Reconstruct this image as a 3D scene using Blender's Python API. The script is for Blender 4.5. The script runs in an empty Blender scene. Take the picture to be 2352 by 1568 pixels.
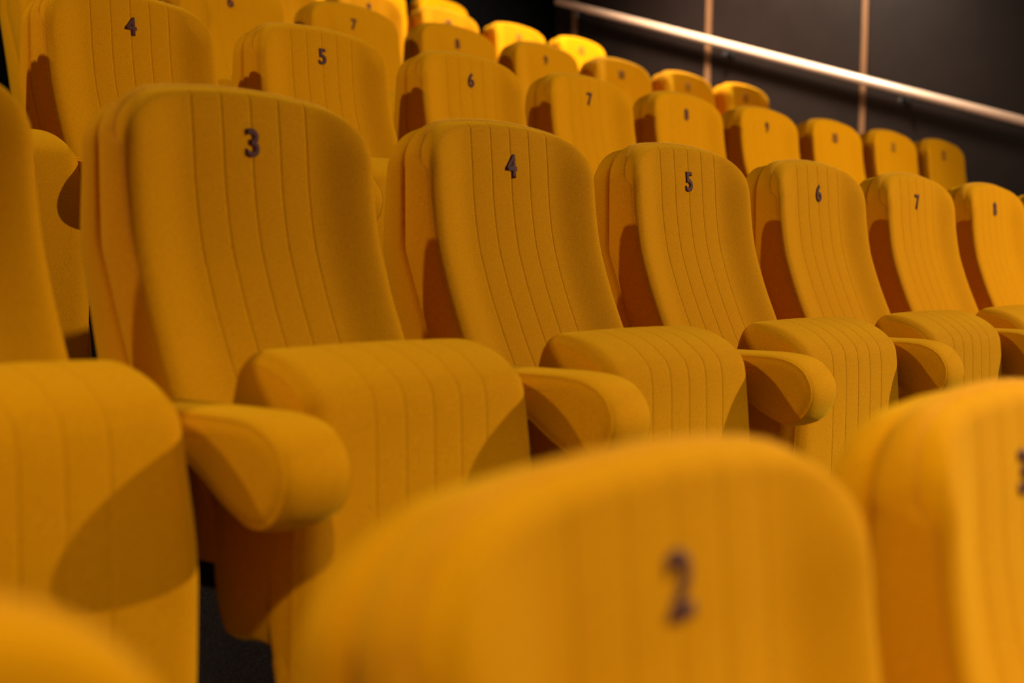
import bpy, bmesh, math, random
from mathutils import Vector, Matrix
random.seed(4)
SC = bpy.context.scene
COL = SC.collection

# ------------------------------------------------------------------ camera
def make_camera():
    f_px = 3125.8
    yaw, pit, rol = math.radians(50.296), math.radians(3.792), math.radians(0.7987)
    fw = Vector((math.sin(yaw) * math.cos(pit), math.cos(yaw) * math.cos(pit), -math.sin(pit)))
    r = Vector((math.cos(yaw), -math.sin(yaw), 0.0))
    u = r.cross(fw)
    r2 = math.cos(rol) * r + math.sin(rol) * u
    u2 = -math.sin(rol) * r + math.cos(rol) * u
    cam = bpy.data.cameras.new('camera')
    cam.sensor_width = 36.0
    cam.lens = f_px * 36.0 / 2352.0
    cam.clip_start = 0.02
    cam.dof.use_dof = True
    cam.dof.focus_distance = 2.60
    cam.dof.aperture_fstop = cam.lens / 17.0
    ob = bpy.data.objects.new('camera', cam)
    m = Matrix((r2, u2, -fw)).transposed().to_4x4()
    m.translation = Vector((0.45198, -1.49202, -0.14466))
    ob.matrix_world = m
    COL.objects.link(ob)
    SC.camera = ob
make_camera()

# ------------------------------------------------------------------ world, lamps, exposure
world = bpy.data.worlds.new('hall_ambient')
SC.world = world
world.use_nodes = True
world.node_tree.nodes['Background'].inputs[0].default_value = (1.0, 0.82, 0.62, 1)
world.node_tree.nodes['Background'].inputs[1].default_value = 0.08

def spot(name, loc, aim, watts, cone=70, blend=0.5, radius=0.05, col=(1.0, 0.86, 0.66)):
    l = bpy.data.lights.new(name, 'SPOT')
    l.energy = watts; l.spot_size = math.radians(cone); l.spot_blend = blend
    l.shadow_soft_size = radius; l.color = col
    o = bpy.data.objects.new(name, l)
    o.location = loc
    o.rotation_euler = (Vector(aim) - Vector(loc)).to_track_quat('-Z', 'Y').to_euler()
    COL.objects.link(o)
    return o
def area(name, loc, aim, watts, sx, sy, col=(1.0, 0.86, 0.66)):
    l = bpy.data.lights.new(name, 'AREA')
    l.shape = 'RECTANGLE'; l.size = sx; l.size_y = sy; l.energy = watts; l.color = col
    o = bpy.data.objects.new(name, l)
    o.location = loc
    o.rotation_euler = (Vector(aim) - Vector(loc)).to_track_quat('-Z', 'Y').to_euler()
    COL.objects.link(o)
    return o
spot('ceiling_spot_rear_left', (-0.3, 1.7, 2.35), (3.0, 0.4, 0.0), 270, 130, 0.6, 0.05)
spot('ceiling_spot_front_right', (6.4, -2.95, 1.75), (3.7, -0.1, -0.45), 860, 110, 0.7, 0.05)
spot('ceiling_downlight_left', (0.3, -2.1, 1.3), (0.4, -1.9, -1.0), 115, 112, 0.35, 0.05)
spot('ceiling_downlight_centre', (2.8, -2.2, 1.5), (2.6, -2.2, -1.0), 190, 98, 0.4, 0.06)
spot('ceiling_spot_by_wall', (6.85, 2.42, 2.5), (6.6, 3.25, 0.6), 640, 105, 0.7, 0.20)
spot('wall_rail_fill_spot', (6.9, 2.5, 2.7), (8.0, 2.6, 1.2), 760, 86, 0.9, 0.25)  # extra spot added to brighten wall and rail without reaching the seats
area('front_right_fill', (5.0, -4.5, 1.0), (2.5, 0.0, -0.2), 8, 2.0, 1.0)  # added soft fill for the seat fronts, not a fitting of the hall
SC.view_settings.view_transform = 'Standard'
SC.view_settings.look = 'None'
SC.view_settings.exposure = 0.0
SC.view_settings.gamma = 1.0
SC.view_settings.use_curve_mapping = False

# ------------------------------------------------------------------ materials
def nodes_of(name):
    m = bpy.data.materials.new(name); m.use_nodes = True
    nt = m.node_tree
    return m, nt, nt.nodes['Principled BSDF']
def noisy(name, c1, c2, scale, rough, bump=0.0, bump_scale=None, metallic=0.0, sheen=0.0, sheen_rough=0.4, sheen_tint=(1, 1, 1, 1), spec=0.5, stretch=None, detail=3.0):
    m, nt, b = nodes_of(name)
    tc = nt.nodes.new('ShaderNodeTexCoord')
    src = tc.outputs['Object']
    if stretch:
        mp = nt.nodes.new('ShaderNodeMapping'); mp.inputs['Scale'].default_value = stretch
        nt.links.new(src, mp.inputs['Vector']); src = mp.outputs['Vector']
    n = nt.nodes.new('ShaderNodeTexNoise'); n.inputs['Scale'].default_value = scale; n.inputs['Detail'].default_value = detail
    nt.links.new(src, n.inputs['Vector'])
    cr = nt.nodes.new('ShaderNodeValToRGB')
    cr.color_ramp.elements[0].position = 0.3; cr.color_ramp.elements[1].position = 0.7
    cr.color_ramp.elements[0].color = (*c1, 1); cr.color_ramp.elements[1].color = (*c2, 1)
    nt.links.new(n.outputs['Fac'], cr.inputs['Fac'])
    nt.links.new(cr.outputs['Color'], b.inputs['Base Color'])
    b.inputs['Roughness'].default_value = rough
    b.inputs['Metallic'].default_value = metallic
    b.inputs['Specular IOR Level'].default_value = spec
    if sheen:
        b.inputs['Sheen Weight'].default_value = sheen
        b.inputs['Sheen Roughness'].default_value = sheen_rough
        b.inputs['Sheen Tint'].default_value = sheen_tint
    if bump:
        n2 = nt.nodes.new('ShaderNodeTexNoise'); n2.inputs['Scale'].default_value = bump_scale or scale; n2.inputs['Detail'].default_value = 2
        nt.links.new(src, n2.inputs['Vector'])
        bp = nt.nodes.new('ShaderNodeBump'); bp.inputs['Strength'].default_value = bump; bp.inputs['Distance'].default_value = 0.001
        nt.links.new(n2.outputs['Fac'], bp.inputs['Height']); nt.links.new(bp.outputs['Normal'], b.inputs['Normal'])
    return m
VELVET = noisy('mustard_velvet', (0.53, 0.208, 0.0005), (0.70, 0.290, 0.0010), 480, 0.9, 0.5, 700, sheen=0.45, sheen_rough=0.36, sheen_tint=(1.0, 0.68, 0.02, 1), spec=0.04)
NAPMAT, _nt, _b = nodes_of('velvet_pile_rim_lit')
_tr = _nt.nodes.new('ShaderNodeBsdfTranslucent'); _tr.inputs['Color'].default_value = (0.95, 0.60, 0.10, 1)  # pile painted brighter than the velvet so seat edges look rim-lit
_df = _nt.nodes.new('ShaderNodeBsdfDiffuse'); _df.inputs['Color'].default_value = (0.92, 0.56, 0.08, 1)
_mx = _nt.nodes.new('ShaderNodeMixShader'); _mx.inputs[0].default_value = 0.5
_nt.links.new(_df.outputs[0], _mx.inputs[1]); _nt.links.new(_tr.outputs[0], _mx.inputs[2])
_nt.links.new(_mx.outputs[0], _nt.nodes['Material Output'].inputs['Surface'])
THREAD = noisy('plum_thread', (0.055, 0.014, 0.009), (0.11, 0.031, 0.022), 600, 0.7, 0.3, 900, spec=0.15)
STEEL = noisy('black_steel', (0.008, 0.007, 0.007), (0.014, 0.012, 0.012), 60, 0.5, spec=0.3)
CARPET = noisy('charcoal_carpet', (0.11, 0.11, 0.12), (0.22, 0.22, 0.235), 260, 0.95, 0.8, 300, spec=0.1)
PANEL = noisy('dark_brown_wall_panel', (0.0112, 0.0064, 0.0054), (0.0142, 0.0083, 0.0070), 6, 0.5, 0.15, 500, spec=0.15)
BACKING = noisy('black_wall_backing', (0.0012, 0.0012, 0.0014), (0.0018, 0.0018, 0.0021), 20, 0.9, spec=0.03)
OAK = noisy('oak_batten', (0.135, 0.062, 0.026), (0.19, 0.087, 0.036), 30, 0.55, stretch=(4, 4, 0.4), spec=0.3)
RAILWOOD = noisy('varnished_oak_rail', (0.74, 0.47, 0.32), (0.82, 0.56, 0.41), 30, 0.3, stretch=(6, 0.5, 6), spec=0.8)
METAL = noisy('brushed_steel', (0.10, 0.10, 0.11), (0.14, 0.14, 0.15), 80, 0.5, metallic=1.0)

# ------------------------------------------------------------------ mesh helpers
def mesh_from(name, verts, faces, mat, smooth=True):
    me = bpy.data.meshes.new(name)
    me.from_pydata([tuple(v) for v in verts], [], faces)
    bm = bmesh.new(); bm.from_mesh(me)
    bmesh.ops.remove_doubles(bm, verts=bm.verts, dist=1e-6)
    bmesh.ops.recalc_face_normals(bm, faces=bm.faces)
    bm.to_mesh(me); bm.free()
    me.materials.append(mat)
    if smooth:
        for p in me.polygons: p.use_smooth = True
    return me
def link(name, me, parent=None, loc=None):
    o = bpy.data.objects.new(name, me)
    COL.objects.link(o)
    if parent is not None: o.parent = parent
    if loc is not None: o.location = loc
    return o
def box_mesh(name, a, b, mat, bevel=0.0):
    bm = bmesh.new()
    bmesh.ops.create_cube(bm, size=1.0)
    for v in bm.verts:
        v.co = Vector((a[i] + (b[i] - a[i]) * (v.co[i] + 0.5) for i in range(3)))
    if bevel:
        bmesh.ops.bevel(bm, geom=bm.edges[:], offset=bevel, segments=2, profile=0.5, affect='EDGES')
    me = bpy.data.meshes.new(name); bm.to_mesh(me); bm.free(); me.materials.append(mat)
    return me
def cyl_mesh(name, p0, p1, r, mat, seg=20, smooth=True):
    p0, p1 = Vector(p0), Vector(p1)
    bm = bmesh.new()
    bmesh.ops.create_cone(bm, cap_ends=True, segments=seg, radius1=r, radius2=r, depth=(p1 - p0).length)
    rot = (p1 - p0).to_track_quat('Z', 'Y').to_matrix().to_4x4()
    bmesh.ops.transform(bm, matrix=Matrix.Translation((p0 + p1) / 2) @ rot, verts=bm.verts)
    me = bpy.data.meshes.new(name); bm.to_mesh(me); bm.free(); me.materials.append(mat)
    if smooth:
        for p in me.polygons: p.use_smooth = len(p.vertices) == 4
    return me
def interp(tab, t):
    if t <= tab[0][0]: return tab[0][1]
    for (a, u), (b, v) in zip(tab, tab[1:]):
        if t <= b: return u + (v - u) * (t - a) / (b - a)
    return tab[-1][1]
def smoothed(tab, n=400, w=0.02):
    lo, hi = tab[0][0], tab[-1][0]
    out = []
    for i in range(n + 1):
        t = lo + (hi - lo) * i / n
        s = sum(interp(tab, min(hi, max(lo, t + w * k / 6.0))) for k in range(-6, 7)) / 13.0
        out.append((t, s))
    return out
def sstep(a, b, x):
    t = max(0.0, min(1.0, (x - a) / (b - a)))
    return t * t * (3 - 2 * t)
def catmull(pts, n):
    # closed spline through (y, z) points, n samples per span
    out = []; m = len(pts)
    for i in range(m):
        p0, p1, p2, p3 = pts[i - 1], pts[i], pts[(i + 1) % m], pts[(i + 2) % m]
        for k in range(n):
            t = k / n
            out.append(tuple(0.5 * (2 * p1[j] + (p2[j] - p0[j]) * t + (2 * p0[j] - 5 * p1[j] + 4 * p2[j] - p3[j]) * t * t + (3 * p1[j] - p0[j] - 3 * p2[j] + p3[j]) * t ** 3) for j in (0, 1)))
    return out

# ------------------------------------------------------------------ the seat (origin: the seat number, 0.95 m above the tier floor)
FLOOR = -0.95
W = 0.218                      # half width of the backrest
ZB = -0.52                     # lower edge of the backrest
RIBS = (-0.10, -0.05, 0.0, 0.05, 0.10)
PROFILE = smoothed([(-0.54, -0.215), (-0.50, -0.193), (-0.42, -0.148), (-0.35, -0.108), (-0.29, -0.077), (-0.25, -0.059), (-0.21, -0.042),
                    (-0.17, -0.028), (-0.145, -0.019), (-0.10, -0.010), (-0.05, -0.003), (0.0, 0.0), (0.05, 0.005), (0.09, 0.008)])
GROOVE = smoothed([(-0.60, -0.135), (-0.29, -0.015), (-0.145, 0.042), (0.09, 0.046)], w=0.006)
SHELL_T = [(-0.40, 0.095), (-0.30, 0.078), (-0.16, 0.058), (-0.10, 0.053), (-0.03, 0.046), (0.08, 0.042)]
def z_top(x, drop=0.0, w=W):
    a = abs(x)
    z = 0.074 - 0.5 * x * x - drop
    u = (a - (w - 0.085)) / 0.085
    if u > 0: z -= 0.060 * (1 - max(0.0, 1 - min(1, u) ** 2.2) ** 0.4545)
    return z
def y_front(x, z):
    a = abs(x)
    y = interp(PROFILE, z)
    y += -0.021 * sstep(0.11, 0.205, a) * (1 - 0.35 * sstep(-0.02, 0.07, z))
    if a > 0.198: y += 0.006 * ((a - 0.198) / (W - 0.198)) ** 2
    zt = z_top(x)
    d = zt - z
    if d < 0.015: y += 0.013 * sstep(-0.05, 0.05, zt) * (1 - d / 0.015) ** 2
    if d < 0.05: y += 0.006 * sstep(0.12, 0.20, a) * sstep(-0.05, 0.03, zt) * (1 - d / 0.05) ** 2
    if d < 0.006: y += 0.006 * (1 - d / 0.006) ** 2
    y += 0.0015 * sstep(0.2145, W, a) ** 2
    for r in RIBS:
        q = abs(x - r)
        if q < 0.0245 and a < 0.126:
            y += 0.0013 * max(0.0, 1 - q / 0.0012) + 0.0004 * max(0.0, 1 - q / 0.012)
    return y
def x_columns(w, extra=True):
    xs = set()
    for r in RIBS:
        for d in (-0.012, -0.004, -0.0012, 0, 0.0012, 0.004, 0.012): xs.add(round(r + d, 5))
        xs.add(round(r + 0.025, 5)); xs.add(round(r - 0.025, 5))
    for t in (0.14, 0.155, 0.17, 0.18, 0.19, 0.197, 0.203, 0.208, 0.212, 0.215, 0.2168, 0.218):
        q = round(t * w / 0.218, 5)
        xs.add(q); xs.add(-q)
    return sorted(xs)
XC = x_columns(W)
NR = 44
def row_t(j):
    t = j / NR
    return 1 - (1 - t) ** 2.0
def nap_mesh(strips, t_from, count):
    # short velvet pile standing on the edge band: fine blades, pointing outward with a little scatter
    rnd = random.Random(11)
    m = len(strips)
    lens = [0.0]
    for a, b in zip(strips, strips[1:]):
        lens.append(lens[-1] + (Vector(b[2]) - Vector(a[2])).length)
    V, F = [], []
    import bisect
    while len(F) < count:
        q = rnd.random() * lens[-1]
        i = min(m - 2, max(0, bisect.bisect_right(lens, q) - 1))
        f = (q - lens[i]) / max(1e-9, lens[i + 1] - lens[i])
        g = rnd.random() ** 1.3 * (len(strips[0]) - 1.001)
        j = int(g); h = g - j
        p00, p10, p01, p11 = (Vector(strips[i][j]), Vector(strips[i + 1][j]), Vector(strips[i][j + 1]), Vector(strips[i + 1][j + 1]))
        p = (p00 * (1 - f) + p10 * f) * (1 - h) + (p01 * (1 - f) + p11 * f) * h
        if p.z < -0.26: continue
        along = (p10 - p00)
        if along.length < 1e-9: continue
        along.normalize()
        n = along.cross(Vector((0, 1, 0)))
        if n.length < 1e-6: continue
        n.normalize()
        if n.dot(Vector((p.x, 0, p.z + 0.22))) < 0: n = -n
        d = (n + Vector((rnd.gauss(0, .35), rnd.gauss(0, .35), rnd.gauss(0, .35)))).normalized()
        w = d.cross(Vector((rnd.gauss(0, 1), rnd.gauss(0, 1), rnd.gauss(0, 1)))).normalized() * 0.00016
        L = 0.0014 + 0.0016 * rnd.random()
        b = len(V)
        V += [p - w - n * 0.0004, p + w - n * 0.0004, p + d * L]
        F.append((b, b + 1, b + 2))
    me = bpy.data.meshes.new('velvet_nap')
    me.from_pydata([tuple(v) for v in V], [], F)
    me.materials.append(NAPMAT)
    return me
def backrest_meshes():
    V, F = [], []
    n = len(XC)
    for j in range(NR + 1):
        t = row_t(j)
        for x in XC:
            z = ZB + (z_top(x) - ZB) * t
            V.append((x, y_front(x, z), z))
    for j in range(NR):
        for i in range(n - 1):
            a = j * n + i
            F.append((a, a + 1, a + n + 1, a + n))
    front = mesh_from('backrest_cushion', V, F, VELVET)
    # boxing strip round the cushion, from the front seam to the groove before the shell
    loop = [V[j * n] for j in range(NR + 1)] + [V[NR * n + i] for i in range(1, n)] + [V[j * n + n - 1] for j in range(NR - 1, -1, -1)]
    BV, BF = [], []
    m = len(loop)
    cx, cz = 0.0, -0.22
    def nrm(i):
        a, b = loop[max(0, i - 1)], loop[min(m - 1, i + 1)]
        tx, tz = b[0] - a[0], b[2] - a[2]
        l = math.hypot(tx, tz) or 1
        return -tz / l, tx / l
    prof = [(0.0, 0.0), (0.015, -0.0014), (0.04, 0.0004), (0.1, 0.0016), (0.3, 0.0035), (0.6, 0.0035), (0.88, 0.001), (1.0, -0.006)]
    for i, (x, y, z) in enumerate(loop):
        nx, nz = nrm(i)
        yg = interp(GROOVE, z)
        for t, o in prof:
            BV.append((x + nx * o, y + (yg - y) * t, z + nz * o))
    k = len(prof)
    for i in range(m - 1):
        for j in range(k - 1):
            a = i * k + j
            BF.append((a, a + 1, a + k + 1, a + k))
    band = mesh_from('side_band', BV, BF, VELVET)
    nap = nap_mesh([[BV[i * k + j] for j in range(k)] for i in range(m)], 0.30, 14000)
    # outer shell behind the groove
    SV, SF = [], []
    rings = [(0.0, 0.007), (0.06, 0.001), (0.16, -0.001), (0.50, -0.001), (0.76, 0.001), (0.90, 0.006), (0.97, 0.015), (1.0, 0.030), (1.0, 0.070)]
    xs = [x for x in XC if min(abs(x - r) for r in RIBS) < 0.0001 or abs(x) > 0.12]
    for dy, ins in rings:
        pts = []
        w = W - ins
        def P(x, z): return (x, interp(GROOVE, z) + dy * interp(SHELL_T, z), z)
        for j in range(0, 25):
            z = ZB + (z_top(W, 0.007 + ins, W) - ZB) * j / 24
            pts.append(P(-w, z))
        for x in xs[1:-1]:
            pts.append(P(x * w / W, z_top(x, 0.007 + ins, W)))
        for j in range(24, -1, -1):
            z = ZB + (z_top(W, 0.007 + ins, W) - ZB) * j / 24
            pts.append(P(w, z))
        SV.append(pts)
    k = len(SV[0])
    verts = [p for ring in SV for p in ring]
    for r in range(len(SV) - 1):
        for i in range(k - 1):
            a = r * k + i
            SF.append((a, a + 1, a + k + 1, a + k))
    base = (len(SV) - 1) * k
    # rear skin: left and right halves of the last ring joined across
    for i in range(k // 2):
        a, b = base + i, base + i + 1
        c, d = base + k - 2 - i, base + k - 1 - i
        if b < c: SF.append((a, b, c, d))
    shell = mesh_from('back_shell', verts, SF, VELVET)
    return front, band, shell, nap
CUSHION = catmull([(-0.240, -0.612), (-0.215, -0.56), (-0.208, -0.45), (-0.216, -0.36), (-0.226, -0.31), (-0.236, -0.284), (-0.252, -0.270), (-0.275, -0.2675),
                   (-0.305, -0.2735), (-0.333, -0.285), (-0.354, -0.299), (-0.3675, -0.314), (-0.3735, -0.335), (-0.376, -0.38), (-0.377, -0.46),
                   (-0.375, -0.58), (-0.370, -0.690), (-0.359, -0.712), (-0.345, -0.705), (-0.336, -0.64), (-0.320, -0.613), (-0.28, -0.611)], 3)
CW = 0.216
def cushion_meshes():
    m = len(CUSHION)
    nor = []
    for i in range(m):
        a, b = CUSHION[i - 1], CUSHION[(i + 1) % m]
        ty, tz = b[0] - a[0], b[1] - a[1]
        l = math.hypot(ty, tz)
        nor.append((tz / l, -ty / l))
    # outward test
    cy = sum(p[0] for p in CUSHION) / m; cz = sum(p[1] for p in CUSHION) / m
    if sum((p[0] - cy) * q[0] + (p[1] - cz) * q[1] for p, q in zip(CUSHION, nor)) < 0:
        nor = [(-a, -b) for a, b in nor]
    xs = [x for x in x_columns(CW)]
    V, F = [], []
    for x in xs:
        a = abs(x)
        off = 0.004 * (1 - (x / CW) ** 2) - 0.012 * sstep(0.172, CW + 0.008, a) ** 2 - 0.002 * sstep(0.208, CW, a)
        for r in RIBS:
            q = abs(x - r)
            if q < 0.0245 and a < 0.126: off -= 0.0013 * max(0.0, 1 - q / 0.0012) + 0.0004 * max(0.0, 1 - q / 0.012)
        for (y, z), (ny, nz) in zip(CUSHION, nor):
            V.append((x * (1 - 0.09 * sstep(-0.50, -0.31, z) * sstep(0.12, CW, a)), y + ny * off, z + nz * off))
    n = len(xs)
    for i in range(n - 1):
        for j in range(m):
            a, b = i * m + j, i * m + (j + 1) % m
            F.append((a, b, b + m, a + m))
    body = mesh_from('seat_cushion', V, F, VELVET)
    sides = []
    for s, base in ((-1, 0), (1, (n - 1) * m)):
        ring0 = V[base:base + m]
        SV, SF = [], []
        cen = (sum(p[1] for p in ring0) / m, sum(p[2] for p in ring0) / m)
        for ins, dx in ((0.0, 0.0), (0.0015, 0.0002), (0.012, 0.0035), (0.03, 0.0055), (0.06, 0.0065)):
            for (x, y, z), q in zip(ring0, nor):
                SV.append((x + s * dx, y - q[0] * min(ins, 0.045), z - q[1] * min(ins, 0.045)) if ins < 0.02 else
                          (x + s * dx, y + (cen[0] - y) * ins * 8, z + (cen[1] - z) * ins * 8))
        for r in range(4):
            for j in range(m):
                a, b = r * m + j, r * m + (j + 1) % m
                SF.append((a, b, b + m, a + m))
        SF.append(tuple(4 * m + j for j in range(m)))
        sides.append(mesh_from('cushion_side', SV, SF, VELVET))
    return body, sides
BACK, BAND, SHELL, NAP = backrest_meshes()
CUSH, CSIDES = cushion_meshes()

def digit_mesh(text):
    cu = bpy.data.curves.new('digits', 'FONT')
    cu.body = text; cu.size = 0.0545; cu.align_x = 'CENTER'; cu.align_y = 'CENTER'
    cu.offset = 0.0015; cu.extrude = 0.0; cu.resolution_u = 6
    if len(text) > 1: cu.space_character = 0.92
    o = bpy.data.objects.new('digits', cu); COL.objects.link(o)
    dg = bpy.context.evaluated_depsgraph_get()
    me = bpy.data.meshes.new_from_object(o.evaluated_get(dg))
    bpy.data.objects.remove(o); bpy.data.curves.remove(cu)
    bm = bmesh.new(); bm.from_mesh(me)
    xs = [v.co.x for v in bm.verts]; ys = [v.co.y for v in bm.verts]
    cx, cy = (min(xs) + max(xs)) / 2, (min(ys) + max(ys)) / 2
    hgt = max(ys) - min(ys)
    for v in bm.verts:
        v.co = Vector(((v.co.x - cx) * 1.06 * 0.040 / hgt, 0, (v.co.y - cy) * 0.040 / hgt))
    bmesh.ops.triangulate(bm, faces=bm.faces)
    bmesh.ops.subdivide_edges(bm, edges=[e for e in bm.edges if e.calc_length() > 0.008], cuts=2)
    ex = bmesh.ops.extrude_face_region(bm, geom=bm.faces[:])
    top = [g for g in ex['geom'] if isinstance(g, bmesh.types.BMVert)]
    tops = set(top)
    def smooth_front(x, z):
        return interp(PROFILE, z) - 0.0006
    for v in bm.verts:
        v.co.y = smooth_front(v.co.x, v.co.z) + (-0.0012 if v in tops else 0.003)
    bmesh.ops.recalc_face_normals(bm, faces=bm.faces)
    bm.to_mesh(me); bm.free()
    me.materials.clear(); me.materials.append(THREAD)
    me.name = 'seat_number'
    return me
DIG = {}
PED = None
def pedestal_mesh():
    bm = bmesh.new()
    def bx(a, b):
        r = bmesh.ops.create_cube(bm, size=1.0)
        for v in r['verts']:
            v.co = Vector((a[i] + (b[i] - a[i]) * (v.co[i] + 0.5) for i in range(3)))
    bx((-0.03, -0.16, FLOOR), (0.03, -0.10, -0.50))
    bx((-0.20, -0.20, -0.56), (0.20, -0.13, -0.50))
    bx((-0.07, -0.24, FLOOR), (0.07, -0.02, FLOOR + 0.012))
    me = bpy.data.meshes.new('pedestal'); bm.to_mesh(me); bm.free(); me.materials.append(STEEL)
    return me
PED = pedestal_mesh()

# ------------------------------------------------------------------ armrest (origin: centre between two seats, same height as the numbers)
AW = 0.046
ARM = catmull([(0.03, -0.328), (-0.05, -0.321), (-0.20, -0.317), (-0.32, -0.3155), (-0.375, -0.3155), (-0.407, -0.320), (-0.433, -0.333), (-0.449, -0.356), (-0.452, -0.380), (-0.443, -0.404),
               (-0.426, -0.420), (-0.403, -0.425), (-0.376, -0.416), (-0.343, -0.398), (-0.313, -0.378), (-0.283, -0.365), (-0.23, -0.358), (-0.10, -0.355), (0.03, -0.355), (0.042, -0.340)], 4)
def arm_meshes():
    m = len(ARM)
    nor = []
    for i in range(m):
        a, b = ARM[i - 1], ARM[(i + 1) % m]
        ty, tz = b[0] - a[0], b[1] - a[1]
        l = math.hypot(ty, tz) or 1
        nor.append((tz / l, -ty / l))
    cy = sum(p[0] for p in ARM) / m; cz = sum(p[1] for p in ARM) / m
    if sum((p[0] - cy) * q[0] + (p[1] - cz) * q[1] for p, q in zip(ARM, nor)) < 0:
        nor = [(-a, -b) for a, b in nor]
    st = [(-1, 0.0), (-0.985, -0.0006), (-0.94, 0.0008), (-0.8, 0.003), (-0.5, 0.005), (0, 0.006), (0.5, 0.005), (0.8, 0.003), (0.94, 0.0008), (0.985, -0.0006), (1, 0.0)]
    V, F = [], []
    for s, o in st:
        for (y, z), q in zip(ARM, nor): V.append((s * AW, y + q[0] * o, z + q[1] * o))
    for i in range(len(st) - 1):
        for j in range(m):
            a, b = i * m + j, i * m + (j + 1) % m
            F.append((a, b, b + m, a + m))
    band = mesh_from('arm_band', V, F, VELVET)
    sides = []
    for s in (-1, 1):
        SV, SF = [], []
        rr = ((0, 0.0), (0.0015, -0.0005), (0.008, 0.0025), (0.016, 0.004), (0.024, 0.0045))
        for ins, dx in rr:
            for (y, z), q in zip(ARM, nor): SV.append((s * (AW + dx), y - q[0] * ins * 0.8, z - q[1] * ins * 0.8))
        for r in range(len(rr) - 1):
            for j in range(m):
                a, b = r * m + j, r * m + (j + 1) % m
                SF.append((a, b, b + m, a + m))
        SF.append(tuple((len(rr) - 1) * m + j for j in range(m)))
        sides.append(mesh_from('side_panel', SV, SF, VELVET))
    return band, sides
ABAND, ASIDES = arm_meshes()
STAND = box_mesh('standard', (-0.016, -0.17, FLOOR), (0.016, -0.03, -0.345), STEEL, 0.004)
FOOT = box_mesh('foot_plate', (-0.045, -0.25, FLOOR), (0.045, 0.03, FLOOR + 0.012), STEEL, 0.003)

# ------------------------------------------------------------------ room shell
D, H, S = 1.0763, 0.33328, 0.56
XWALL = 8.0
YBACK = 4.43
ROWS = range(-1, 5)
def struct(o):
    o['kind'] = 'structure'; return o
def stepped_floor():
    pts = []
    x0, x1 = -3.0, XWALL
    z = FLOOR - 3 * H
    prof = [(-3.5 * D, FLOOR - 3 * H)]
    for r in range(-2, 5):
        yr = (r - 1) * D + 0.17
        prof.append((yr, FLOOR + (r - 1) * H)); prof.append((yr, FLOOR + r * H))
    prof.append((YBACK, FLOOR + 4 * H))
    low = FLOOR - 3 * H - 0.25
    V = [(x0, y, z) for y, z in prof] + [(x1, y, z) for y, z in prof]
    n = len(prof)
    F = [(i, i + 1, n + i + 1, n + i) for i in range(n - 1)]
    b0 = len(V)
    V += [(x0, prof[0][0], low), (x0, YBACK, low), (x1, prof[0][0], low), (x1, YBACK, low)]
    F += [tuple(range(n)) + (b0 + 1, b0), tuple(range(n, 2 * n)) + (b0 + 3, b0 + 2), (b0, b0 + 1, b0 + 3, b0 + 2), (0, n, b0 + 2, b0), (n - 1, 2 * n - 1, b0 + 3, b0 + 1)]
    return mesh_from('floor', V, F, CARPET, smooth=False)
struct(link('floor', stepped_floor()))
ZLO, ZHI = FLOOR - 2.2 * H - 0.3, 4.2
wall_r = struct(link('wall_right', box_mesh('wall_right', (XWALL + 0.02, -3.6, ZLO), (XWALL + 0.20, YBACK + 0.15, ZHI), BACKING)))
struct(link('wall_back', box_mesh('wall_back', (-3.0, YBACK, ZLO), (XWALL + 0.02, YBACK + 0.15, ZHI), BACKING)))
BAT0, BSTEP, BW = 2.110, 1.0725, 0.040
PAN = {}
for i in range(-5, 3):
    yb = BAT0 + BSTEP * i
    link('batten', box_mesh('batten', (XWALL - 0.006, yb - BW / 2, ZLO), (XWALL + 0.02, yb + BW / 2, ZHI), OAK, 0.002), wall_r)
    y1 = min(yb + BSTEP - BW / 2, YBACK)
    if y1 - yb > 0.1:
        link('wall_panel', box_mesh('wall_panel', (XWALL, yb + BW / 2 + 0.003, ZLO), (XWALL + 0.02, y1 - 0.003, ZHI), PANEL, 0.002), wall_r)

# handrail: pole on bent steel brackets, parallel to the rake
def rail_z(y): return 0.866 + (y - 2.027) * (1.579 - 0.876) / (4.347 - 2.027)
XR = XWALL - 0.08
rail = bpy.data.objects.new('handrail', None); COL.objects.link(rail)
rail.location = (XR, 1.5, rail_z(1.5))
rail['label'] = 'pale wooden handrail sloping down along the dark brown right wall'
rail['category'] = 'handrail'
def rl(p): return (p[0] - XR, p[1] - 1.5, p[2] - rail_z(1.5))
def rounded_pole(y0, y1, r):
    p0, p1 = Vector(rl((XR, y0, rail_z(y0)))), Vector(rl((XR, y1, rail_z(y1))))
    d = (p1 - p0).normalized(); s = d.cross(Vector((1, 0, 0))).normalized(); t = Vector((1, 0, 0))
    V, F, seg = [], [], 24
    L = (p1 - p0).length
    st = [(0, .3), (.004, .75), (.012, 1)] + [(L * k / 12, 1) for k in range(1, 12)] + [(L - .012, 1), (L - .004, .75), (L, .3)]
    for a, q in st:
        for k in range(seg):
            w = 2 * math.pi * k / seg
            V.append(p0 + d * a + (t * math.cos(w) + s * math.sin(w)) * r * q)
    for i in range(len(st) - 1):
        for k in range(seg):
            a, b = i * seg + k, i * seg + (k + 1) % seg
            F.append((a, b, b + seg, a + seg))
    F.append(tuple(range(seg))); F.append(tuple((len(st) - 1) * seg + k for k in range(seg)))
    return mesh_from('pole', V, F, RAILWOOD)
link('pole', rounded_pole(-2.2, 4.36, 0.0255), rail)
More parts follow.
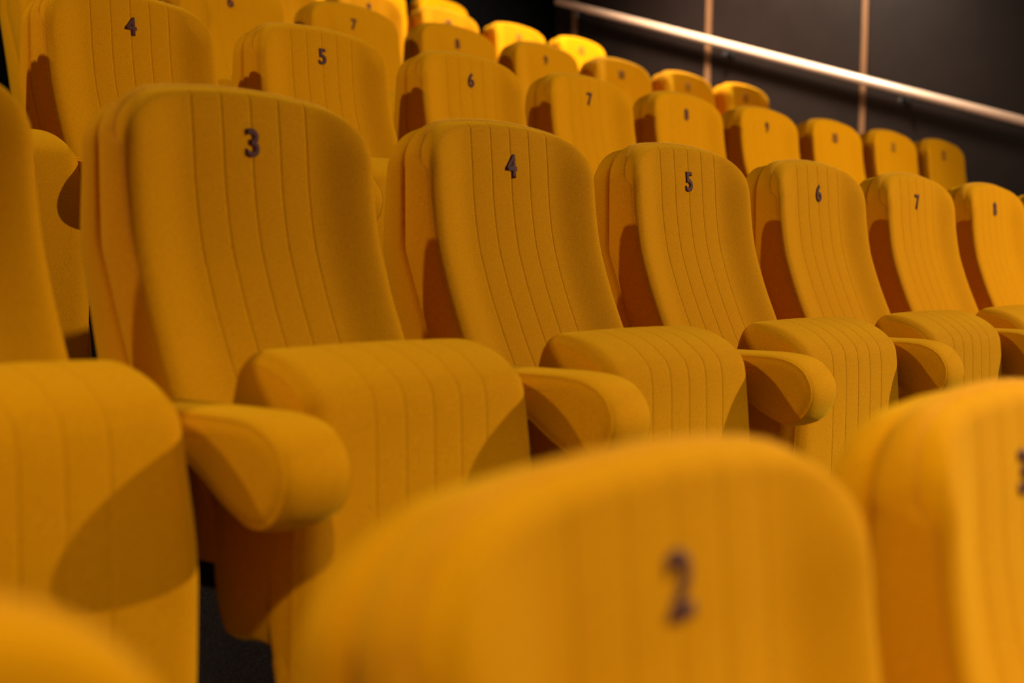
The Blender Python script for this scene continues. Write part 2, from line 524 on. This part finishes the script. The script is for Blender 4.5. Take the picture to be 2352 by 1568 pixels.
for yb in (3.007 + 1.168, 3.007, 1.839, 0.671, -0.497, -1.665):
    z = rail_z(yb)
    br = link('bracket', cyl_mesh('bracket', rl((XR, yb, z - 0.024)), rl((XR, yb, z - 0.060)), 0.007, METAL, 12), rail)
    link('bracket_arm', cyl_mesh('bracket_arm', rl((XR - 0.012, yb, z - 0.058)), rl((XWALL, yb, z - 0.058)), 0.0105, METAL, 12), br)
    link('wall_flange', cyl_mesh('wall_flange', rl((XWALL - 0.008, yb, z - 0.058)), rl((XWALL, yb, z - 0.058)), 0.026, STEEL, 18), br)

# ------------------------------------------------------------------ rows of seats
DX = {-1: -0.0142, 0: 0.0, 1: -0.0118, 2: -0.0012, 3: 0.0, 4: 0.0}
WORD = {1: 'one', 2: 'two', 3: 'three', 4: 'four', 5: 'five', 6: 'six', 7: 'seven', 8: 'eight', 9: 'nine', 10: 'ten', 11: 'eleven', 12: 'twelve', 13: 'thirteen'}
ROWNAME = {-1: 'blurred front row', 0: 'sharp second row', 1: 'third row behind it', 2: 'fourth row', 3: 'brightly lit fifth row', 4: 'rearmost row'}
ROWNAME[1] = 'third row from the front'
ROWGROUP = {-1: 'first row', 0: 'second row', 1: 'third row', 2: 'fourth row', 3: 'fifth row', 4: 'sixth row'}
SEATS = {-1: range(1, 4), 0: range(2, 10), 1: range(3, 13), 2: range(5, 13), 3: range(8, 13), 4: range(10, 13)}
ARMS = {-1: range(1, 3), 0: range(1, 9), 1: range(2, 13), 2: range(5, 13), 3: range(8, 13), 4: range(10, 13)}
TIP = {(0, 2): 0.034, (0, 3): 0.030, (0, 4): 0.014}      # some tip-up cushions have swung up a little further
def make_seat(k, row):
    root = bpy.data.objects.new('cinema_seat', None); COL.objects.link(root)
    root.location = (k * S + DX[row], row * D, row * H)
    b = link('backrest_cushion', BACK, root)
    link('side_band', BAND, b)
    link('velvet_nap', NAP, b)['kind'] = 'stuff'
    if k not in DIG: DIG[k] = digit_mesh(str(k))
    link('seat_number', DIG[k], b)['label'] = 'dark plum embroidered number %d' % k
    link('back_shell', SHELL, root)
    c = link('seat_cushion', CUSH, root, (0, TIP.get((row, k), 0.0), 0))
    for sm in CSIDES: link('cushion_side', sm, c)
    link('pedestal', PED, root)['label'] = 'black steel pedestal'
    root['category'] = 'seat'
    root['group'] = 'yellow seats of the ' + ROWGROUP[row]
    root['label'] = 'mustard yellow cinema seat numbered %s in the %s' % (WORD[k], ROWNAME[row])
    if (row, k) == (-1, 1): root['label'] = 'out-of-focus yellow seat back filling the bottom left corner'
    if (row, k) == (0, 2): root['label'] = 'yellow seat cut off by the left edge in the sharp second row'
    if (row, k) == (0, 9): root['label'] = 'yellow seat cut off by the right edge in the sharp second row'
    return root
def make_arm(k, row):
    root = bpy.data.objects.new('armrest', None); COL.objects.link(root)
    root.location = ((k + 0.5) * S + DX[row], row * D, row * H)
    if (row, k) == (0, 2): root.location += Vector((0, 0.005, -0.010))
    b = link('arm_band', ABAND, root)
    for sm in ASIDES: link('side_panel', sm, root)
    st = link('standard', STAND, root); st['label'] = 'black steel standard'
    link('foot_plate', FOOT, st)
    root['category'] = 'armrest'
    root['group'] = 'armrests of the ' + ROWGROUP[row]
    if k == 12: root['label'] = 'yellow end armrest on the aisle side of the %s' % ROWNAME[row]
    else: root['label'] = 'yellow padded armrest between seats %s and %s in the %s' % (WORD[k], WORD[k + 1], ROWNAME[row])
    return root
for row in ROWS:
    for k in SEATS[row]: make_seat(k, row)
    for k in ARMS[row]: make_arm(k, row)
